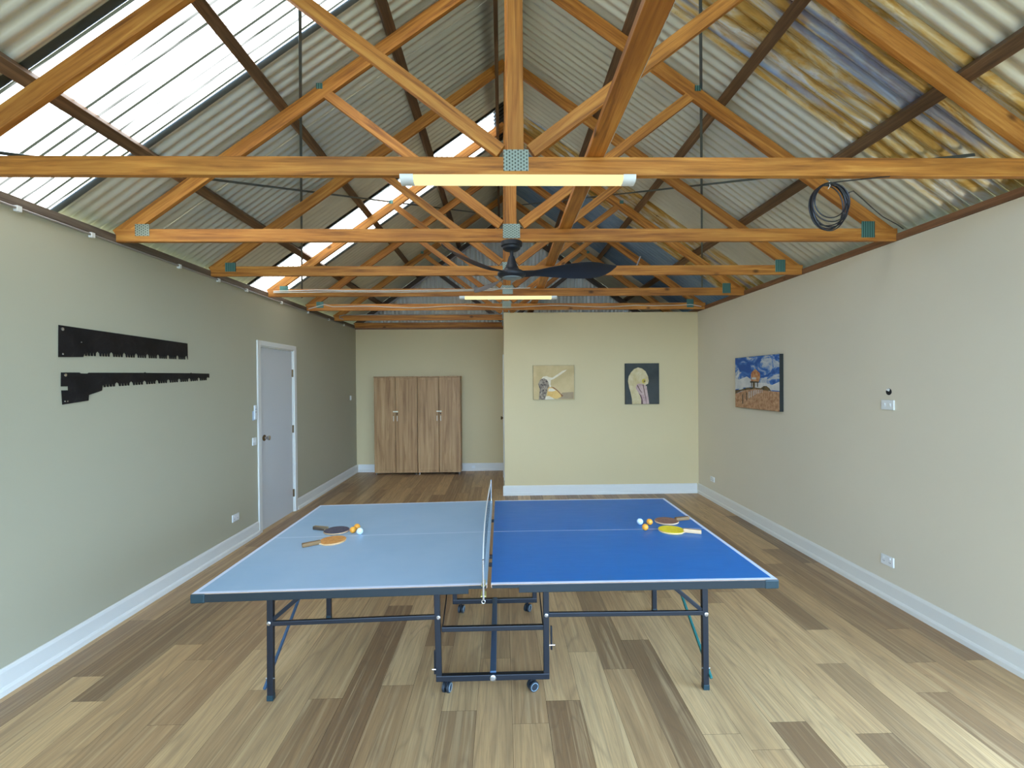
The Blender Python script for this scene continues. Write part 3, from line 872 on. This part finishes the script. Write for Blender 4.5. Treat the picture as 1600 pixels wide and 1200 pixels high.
# ------------------------------------------------------------------ cables up in the roof
# coil of black cable on the near truss
t = thing('cable_coil', 'coil of thin black cable hanging under the near truss chord on the right', 'cable', (1.70, TY[1]+.03, H))
rr = random.Random(3)
for k in range(7):
    cx = rr.uniform(-.006, .006); R1 = .098+rr.uniform(-.012, .008); R2 = .102+rr.uniform(-.012, .02)
    cz = -.018-R2; tl = rr.uniform(-.12, .12)
    pts = [(cx+R1*math.cos(a)*(1+.03*math.sin(2*a+k)), .006*(k-3)+.006*math.sin(a+k), cz+R2*math.sin(a)+tl*.08*math.cos(a)) for a in [2*PI*i/40 for i in range(41)]]
    MB().tube(pts, .0033, 6, cap=False).build('cable_loop', M_cable, t, smooth=True)
MB().tube([(-.0, 0, -.004), (.004, 0, -.03), (-.006, 0, -.045)], .0016, 6).build('cable_tie', M_white, t)
MB().tube([(.09, .0, -.08), (.12, .02, -.055), (.25, .16, .01), (.48, .38, .05), (.68, .56, .068), (.9, .74, .075), (1.12, .88, .07), (1.23, .95, .06)], .0033, 6).build('cable_tail', M_cable, t, smooth=True)
MB().tube([(.02, .0, -.012), (.1, -.01, -.006), (.2, -.03, -.003), (.28, -.045, .0)], .003, 6).build('cable_tail', M_cable, t, smooth=True)

def wav(pts, r, lab, mat=M_wcable, name='electrical_cable'):
    o = MB().tube(pts, r, 6).build(name, mat, smooth=True); tag(o, lab, 'cable', 'pale cables on the roof trusses'); return o
yf = TY[4]-.026
wav([(-2.7, yf, 2.80), (-2.2, yf, 2.812), (-1.4, yf, 2.80), (-.6, yf, 2.808), (.0, yf, 2.82), (.35, yf, 2.83)], .007, 'pale cable along the upper edge of the chord with the small far light')
wav([(-2.7, yf-.004, 2.783), (-1.9, yf-.004, 2.79), (-1.2, yf-.004, 2.782), (-.5, yf-.004, 2.795), (-.1, yf-.004, 2.80), (.05, yf, 2.835)], .006, 'pale cable just below another, on the chord with the small far light')
yf = TY[5]-.026
wav([(-2.74, yf, 2.76), (-2.6, yf, 2.80), (-2.52, yf, 2.822), (-2.4, yf, 2.79)]+[(-2.3+.25*i, yf, 2.783+.014*math.sin(i*1.15)) for i in range(1, 18)]+[(2.2, yf, 2.785), (2.6, yf, 2.79), (2.75, yf, 2.80), (2.9, yf, 2.77)], .006, 'wavy pale cable stapled along the chord above the partition wall')
yf = TY[6]-.028
wav([(-2.62, yf, 2.76), (-2.68, yf, 2.78), (-2.68, yf, 2.81), (-2.6, yf, 2.83), (-1.5, yf, 2.83), (0.0, yf, 2.832), (1.0, yf, 2.83)], .009, 'straight pale conduit along the chord by the wardrobe wall, bent down at left', M_conduit, 'conduit_pipe')
# bright grey pipe on far right slope and pale strip on left gable rafter
wav([(1.05, 5.0, 2.86), (1.3, 5.4, 2.95), (1.62, 5.52, 3.06), (1.68, 5.54, 3.2)], .009, 'short bent pale conduit rising right of the ceiling fan', M_conduit, 'conduit_pipe')
o = MB().bar((-2.45, 8.76, raft_low(-2.45)-.02), (-.35, 8.76, raft_low(-.35)-.02), .03, .02).build('metal_angle', M_conduit)
tag(o, 'pale metal angle along the left rafter at the back gable', 'angle')

# ------------------------------------------------------------------ table tennis table
TX, TYc, TZ = -.069, 2.925, .76
root = thing('table_tennis_table', 'blue folding table tennis table on castors in the middle of the room', 'table', (TX, TYc, 0), .003)
HL, HW = 1.37, .7625
GAP = .009
tilt = math.radians(.75)
def half_top(s):
    """one half of the playing surface; local origin at its inner edge"""
    e = bpy.data.objects.new('tabletop', None)
    L = HL-GAP; b = .02; c = .0028
    xs = [0, L-b, L]; ys = [-HW, -HW+b, -c, c, HW-b, HW]
    V = []; F = []; m = []
    for x in xs:
        for y in ys: V.append((s*x, y, 0))
    n = len(ys)
    for i in range(2):
        for j in range(n-1):
            F.append((i*n+j, (i+1)*n+j, (i+1)*n+j+1, i*n+j+1))
            m.append(1 if (i == 1 or j in (0, 2, 4)) else 0)
    mbx = MB(); mbx.v = [Vector(p) for p in V]; mbx.f = F; mbx.m = m
    x0, x1 = min(0, s*L), max(0, s*L)
    k = len(mbx.v)
    mbx.v += [Vector(p) for p in [(x0,-HW,0),(x1,-HW,0),(x1,HW,0),(x0,HW,0),(x0,-HW,-.016),(x1,-HW,-.016),(x1,HW,-.016),(x0,HW,-.016)]]
    mbx.f += [(k+4,k+7,k+6,k+5),(k,k+4,k+5,k+1),(k+1,k+5,k+6,k+2),(k+2,k+6,k+7,k+3),(k+3,k+7,k+4,k)]; mbx.m += [2]*5
    top = mbx.build('tabletop', None, root, mats=[M_top if s > 0 else M_topglare, M_line, M_seam])
    top.location = (s*GAP, 0, TZ); top.rotation_euler = (0, tilt if s > 0 else 0, 0)
    if s < 0: top.rotation_euler = (0, -tilt, 0)
    else: top.rotation_euler = (0, math.radians(.05), 0)
    # apron rails under the edges (children of the top so they tilt with it)
    ap = MB(); h = .036; a = .02; n0 = .1 if s < 0 else .13
    if s < 0: n0 = .088
    for yy in (-1, 1):
        y0, y1 = (-HW-.002, -HW+a) if yy < 0 else (HW-a, HW+.002)
        ap.box(min(s*n0, s*L), max(s*n0, s*L), y0, y1, -.005-h, -.003, bev=.002)
        ap.box(min(s*.004, s*n0), max(s*.004, s*n0), y0, y1, -.018, -.003)
    ap.box(min(s*(L-a), s*(L+.002)), max(s*(L-a), s*(L+.002)), -HW, HW, -.005-h, -.003, bev=.002)
    ap.box(min(s*(n0+.06), s*(n0+.08)), max(s*(n0+.06), s*(n0+.08)), -HW+a, HW-a, -.04, -.0165)
    ap.build('apron', M_apron, top)
    for yy in (-1, 1):
        cp = MB(); xo = s*(L+.004); xi = s*(L-.062)
        y0, y1 = (-HW-.005, -HW+.05) if yy < 0 else (HW-.05, HW+.005)
        cp.box(min(xo, xi), max(xo, xi), y0, y1, -.044, -.001, bev=.006)
        cp.build('corner_cap', M_cap, top)
    return top
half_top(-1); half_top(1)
def loc(x, y, z): return (x-TX, y-TYc, z)
def tubebar(name, p0, p1, w=.03, t=.03, mat=M_black, side=(0, 1, 0), par=root):
    return MB().bar(loc(*p0), loc(*p1), w, t, side, bev=.003).build(name, mat, par)
ln, lf = 2.525, 3.375
for x, s in ((-1.262, -1), (1.112, 1)):
    ztop = .715 if s > 0 else .70
    for y in (ln, lf):
        lg = tubebar('leg', (x, y, .0), (x-s*.006, y, ztop), .032, .028)
        MB().box(*[q for q in (x-TX-.017, x-TX+.017, y-TYc-.016, y-TYc+.016, 0, .03)], bev=.003).build('foot_cap', M_cap, lg)
        MB().lathe([(.011, 0), (.011, .004), (.006, .007)], 12, Matrix.Translation(loc(x, y-.014, .42)) @ Matrix.Rotation(PI/2, 4, 'X')).build('bolt', M_chrome, lg)
    tubebar('leg_crossbar', (x, ln, .70), (x, lf, .70), .025, .02)
    # diagonal brace in the leg plane
    for y in (ln, lf):
        tubebar('leg_brace', (x-s*.012, y+.002, .43), (x-s*.335, y+.002, .705), .022, .018)
    # flat stay from the foot of the near leg to the top of the far leg
    tubebar('cross_stay', (x+s*.02, ln-.03, .075), (x+s*.02-s*.02, lf, .70), .016, .014, M_stay if s < 0 else M_stayteal, side=(1, 0, 0))
    MB().tube([loc(x-s*.02, ln, .115), loc(x+s*.026, ln, .115)], .004, 8).build('stay_bolt', M_chrome, root)
ix0, ix1 = -.357, .232
for y in (ln+.015, 3.42):
    for x in (ix0, ix1):
        tubebar('frame_post', (x+(-.012 if x < 0 else 0), y, .72), (x, y, .075), .032, .028)
    tubebar('bottom_rail', (ix0-.016, y, .088), (ix1+.016, y, .088), .032, .03)
    tubebar('middle_rail', (ix0+.016, y, .355), (ix1-.016, y, .355), .026, .022)
    for x, xe in ((ix0, -1.25), (ix1, 1.10)):
        tubebar('side_bar', (x, y-.004, .425), (xe, (ln if y < 3 else lf)-.004, .415 if x < 0 else .425), .024, .018)
        MB().lathe([(.011, 0), (.011, .004), (.006, .007)], 12, Matrix.Translation(loc(x, y-.014, .425)) @ Matrix.Rotation(PI/2, 4, 'X')).build('bolt', M_chrome, root)
tubebar('long_rail', (-.062, ln+.02, .098), (-.062, 3.42, .098), .03, .034, M_stay, side=(1, 0, 0))
MB().lathe([(.017, 0), (.017, .004), (.010, .006), (.010, .010)], 16, Matrix.Translation(loc(-.062, ln+.0, .088)) @ Matrix.Rotation(PI/2, 4, 'X')).build('bolt', M_chrome, root)
for x in (ix0+.018, ix1-.016):
    tubebar('folding_link', (x, ln+.03, .35), (x, 3.41, .70), .014, .006, side=(1, 0, 0))
for x in (ix0-.025, ix1+.03):
    z = .13 if x < 0 else .25
    MB().tube([loc(x-.014, ln+.02, z), loc(x+.018, ln+.02, z)], .004, 8).build('pivot_bolt', M_chrome, root)
    tubebar('link_plate', (x, ln+.03, z-.03), (x, ln+.03, z+.1), .016, .010, side=(1, 0, 0))
tubebar('top_bearer', (ix0, ln+.1, .715), (ix1, ln+.1, .715), .02, .02)
tubebar('top_bearer', (ix0, 3.3, .715), (ix1, 3.3, .715), .02, .02)
for (x, y, a) in [(-.318, ln+.02, 75), (.152, ln+.02, 25), (-.312, 3.42, 80), (.178, 3.42, 60)]:
    Mz = Matrix.Translation(loc(x, y, 0)) @ Matrix.Rotation(math.radians(a), 4, 'Z')
    f = MB().lathe([(.007, .055), (.007, .074)], 10, Mz); f.box(-.012, .012, -.004, .004, .03, .062, bev=.0015, M=Mz)
    fo = f.build('castor', M_black, root)
    for s in (-1, 1):
        Mw = Mz @ Matrix.Translation((.006, s*.0125, .029)) @ Matrix.Rotation(PI/2, 4, 'X')
        MB().lathe([(.021, -.008), (.028, -.007), (.029, 0), (.028, .007), (.021, .008)], 22, Mw).build('wheel', M_tyre, fo, smooth=True)
        Mr = Mz @ Matrix.Translation((.006, s*.021, .029)) @ Matrix.Rotation(PI/2, 4, 'X')
        MB().tube([Mr @ Vector((.021*math.cos(k*PI/10), .021*math.sin(k*PI/10), 0)) for k in range(21)], .002, 6, cap=False).build('wheel_rim', M_tyrerim, fo)

# ------------------------------------------------------------------ net
nx = TX-.024
net = thing('table_tennis_net', 'dark net with a white top tape, clamped across the middle of the blue table', 'net', (nx, TYc, TZ))
ya, yb = -.80, .80
def netx(y, z): return -.010*math.sin((y-ya)/(yb-ya)*PI)*(.3+z/.15)
V = []; F = []; NY, NZ = 60, 7
def sag(u): return .008*math.sin(u*PI)+.035*max(0, 1-u/.12)**1.5
for i in range(NY+1):
    u = i/NY; y = -.765+(1.53)*u
    for j in range(NZ+1):
        z = .008+(.138-sag(u))*j/NZ
        V.append((netx(y, z), y, z))
net_faces = [(i*(NZ+1)+j, (i+1)*(NZ+1)+j, (i+1)*(NZ+1)+j+1, i*(NZ+1)+j+1) for i in range(NY) for j in range(NZ)]
t_ = NT('net_mesh'); co = t_.coord(); sp = t_.n('ShaderNodeSeparateXYZ'); t_.put(sp.inputs[0], co)
g1 = t_.math('GREATER_THAN', t_.math('FRACT', t_.math('MULTIPLY', sp.outputs[1], 80)), .3)
g2 = t_.math('GREATER_THAN', t_.math('FRACT', t_.math('MULTIPLY', sp.outputs[2], 80)), .3)
hole = t_.math('MULTIPLY', g1, g2)
b_ = t_.n('ShaderNodeBsdfDiffuse'); t_.put(b_.inputs[0], S(28,46,54)); tr_ = t_.n('ShaderNodeBsdfTransparent')
mx = t_.n('ShaderNodeMixShader'); t_.put(mx.inputs[0], hole); t_.put(mx.inputs[1], b_); t_.put(mx.inputs[2], tr_)
t_.t.links.new(mx.outputs[0], t_.out.inputs[0])
new_mesh('netting', V, net_faces, t_.m, net)
tp = MB()
pts = [(i*(NZ+1)+NZ) for i in range(NY+1)]
for i in range(NY):
    a, b = Vector(V[pts[i]]), Vector(V[pts[i+1]])
    tp.add([a+Vector((-.003, 0, -.007)), a+Vector((.003, 0, -.007)), a+Vector((.003, 0, .006)), a+Vector((-.003, 0, .006)),
            b+Vector((-.003, 0, -.007)), b+Vector((.003, 0, -.007)), b+Vector((.003, 0, .006)), b+Vector((-.003, 0, .006))],
           [(0, 1, 5, 4), (1, 2, 6, 5), (2, 3, 7, 6), (3, 0, 4, 7)]+([(3, 2, 1, 0)] if i == 0 else [])+([(4, 5, 6, 7)] if i == NY-1 else []))
tp.build('top_tape', M_tape, net)
for y, zt in ((-.785, .125), (.79, .16)):
    p = MB().tube([(0, y, -.062), (0, y, zt)], .0055, 10).build('net_post', M_chrome, net, smooth=True)
    c = MB(); s = 1 if y < 0 else -1
    c.box(-.008, .008, min(y, y+s*.06), max(y, y+s*.06), .001, .006).box(-.012, .012, min(y, y+s*.05), max(y, y+s*.05), -.048, -.0435)
    c.build('clamp', M_yel if y < 0 else M_chrome, net)
    MB().tube([(.008*math.cos(a), y, -.07+.008*math.sin(a)) for a in [k*PI/8 for k in range(17)]], .0022, 6, cap=False).build('screw_ring', M_chrome, net)
MB().tube([(0, -.765, .12), (0, -.77, .06), (0, -.775, .01)], .003, 6).build('side_cord', M_netm, net)

# ------------------------------------------------------------------ bats and balls
def topz(x):
    return TZ + (0 if x > TX else -(TX-x)*math.sin(tilt))
def tiltrot(x): return math.radians(.05) if x > TX else -tilt
def bat(label, hx, hy, tx, ty, rub, edgecol, wood, lift=0, redge=None):
    """hx,hy handle end; tx,ty blade tip"""
    d = Vector((tx-hx, ty-hy)); ang = math.atan2(d.y, d.x); L = d.length; k = L/.255
    t = thing('table_tennis_bat', label, 'bat', (hx, hy, topz(hx)+lift+.0005), 0, 'table tennis bats on the blue table')
    t.rotation_euler = (0, tiltrot(hx), ang)
    def outline(sc, cut=0):
        pts = []
        cxx, rx, ry = .175, .08*sc, .0745*sc
        for i in range(31):
            a = -PI*.80+2*PI*.80*i/30
            pts.append((cxx+rx*math.cos(a), ry*math.sin(a)))
        if not cut: pts += [(.095, .014), (.088, .0125), (.088, -.0125), (.095, -.014)]
        else: pts += [(.104, .024), (.104, -.024)]
        return [(x*k, y*k) for x, y in pts]
    MB().prism(outline(1), Matrix.Translation((0, 0, .002)), .0065).build('blade', edgecol, t)
    MB().prism(outline(.985, 1), Matrix.Translation((0, 0, .0085)), .0018).build('rubber', rub, t)
    MB().prism(outline(.985, 1), Matrix.Translation((0, 0, 0)), .002).build('rubber', redge or rub, t)
    h = MB(); 
    h.box(0, .105*k, -.0135, .0135, .0, .0225, bev=.0045)
    h.build('handle', wood, t)
    return t
R_orange = mottled('orange_rubber', S(196,130,60), S(222,160,90), 30, S(214,150,120))
R_black = mottled('charcoal_rubber', S(66,64,78), S(88,84,96), 60)
R_yellow = mottled('yellow_rubber', S(224,196,30), S(238,214,60), 40)
R_brown = mottled('faded_red_rubber', S(128,92,76), S(156,116,94), 30)
W_pale = lacq('pale_handle_wood', S(196,160,116), S(220,184,140), S(232,204,164), 0)
W_mid = lacq('brown_handle_wood', S(96,70,42), S(130,98,60), S(156,122,80), 0)
W_dark = lacq('dark_handle_wood', S(52,44,38), S(84,68,54), S(150,128,90), 0)
W_edge = lacq('blade_ply', S(190,150,100), S(214,176,128), S(228,196,150), 0)
bat('bat with an orange face, handle toward the left end of the table', -1.178, 2.735, -.965, 2.865, R_orange, W_edge, W_mid)
bat('bat with a charcoal black face and dark handle, lying beside the orange one', -1.245, 3.075, -1.0, 2.99, R_black, W_edge, W_dark)
bat('bat with a bright yellow face and pale handle, on the right half of the table', 1.223, 2.822, .985, 2.915, R_yellow, W_pale, W_pale)
bat('bat with a faded brown-red face, behind the yellow one', 1.262, 3.115, 1.02, 3.05, R_brown, W_pale, W_mid)
B_or = flat('orange_ball', S(240,158,48), .35, var=.02); B_wh = flat('white_ball', S(214,232,240), .35, var=.02)
for (x, y, m, lab) in [(-.951, 3.035, B_or, 'orange ball behind the other orange one, at the tip of the black bat'),
                       (-.958, 2.975, B_or, 'orange ball touching the white one on the left half of the table'),
                       (-.905, 2.945, B_wh, 'white ball on the left half of the table, beside the two orange balls'),
                       (.901, 3.02, B_wh, 'white ball on the right half of the table, leftmost of its three balls'),
                       (.962, 3.012, B_or, 'orange ball touching the tip of the brown-red bat'),
                       (.9, 2.905, B_or, 'orange ball nearest the camera, left of the yellow bat')]:
    b = MB(); n = 16
    b.lathe([(.02*math.sin(PI*k/n) if 0 < k < n else .0004, -.02*math.cos(PI*k/n)) for k in range(n+1)], 24)
    o = b.build('table_tennis_ball', m, smooth=True); o.location = (x, y, topz(x)+.0203)
    tag(o, lab, 'ball', 'table tennis balls on the blue table')

# ------------------------------------------------------------------ outside ground beyond the unseen end, left open for daylight
t = NT('outside_paving'); n_ = t.noise(t.coord(), 3, 5)
struct(MB().box(-25, 25, -25, 30, -.24, -.12).build('ground', t.bsdf(t.mix(n_, S(62,70,48), S(90,92,70)), .9)))

# ------------------------------------------------------------------ light
w = bpy.data.worlds.new('World'); bpy.context.scene.world = w; w.use_nodes = True
nt = w.node_tree; bg = nt.nodes['Background']
bg.inputs[0].default_value = (.43, .66, 1.0, 1); bg.inputs[1].default_value = 4.8
sun = bpy.data.lights.new('sun', 'SUN'); sun.energy = 20; sun.angle = .01; sun.color = (1, .90, .74)
so = bpy.data.objects.new('sun', sun); C.objects.link(so); so.location = (-12, 6, 12)
so.rotation_euler = Vector((-.72, .30, .62)).to_track_quat('Z', 'Y').to_euler()

# ------------------------------------------------------------------ camera
f, h, yaw, pitch, roll = 723.6265, 1.71, .0221, -.0061, -.0081
cy, sy = math.cos(yaw), math.sin(yaw); cp, sp_ = math.cos(pitch), math.sin(pitch)
fw = Vector((sy*cp, cy*cp, sp_)); rt = Vector((cy, -sy, 0)); up = rt.cross(fw)
cr, sr = math.cos(roll), math.sin(roll); rt, up = rt*cr+up*sr, -rt*sr+up*cr
cam = bpy.data.cameras.new('camera'); co_ = bpy.data.objects.new('camera', cam); C.objects.link(co_)
M = Matrix((rt, up, -fw)).transposed().to_4x4(); M.translation = (0, 0, h); co_.matrix_world = M
cam.sensor_fit = 'HORIZONTAL'; cam.sensor_width = 36; cam.lens = f/1600*36; cam.clip_start = .02; cam.clip_end = 200
bpy.context.scene.camera = co_
vs = bpy.context.scene.view_settings
vs.view_transform = 'Standard'; vs.look = 'None'; vs.gamma = 1; vs.exposure = 1.56; vs.use_curve_mapping = False
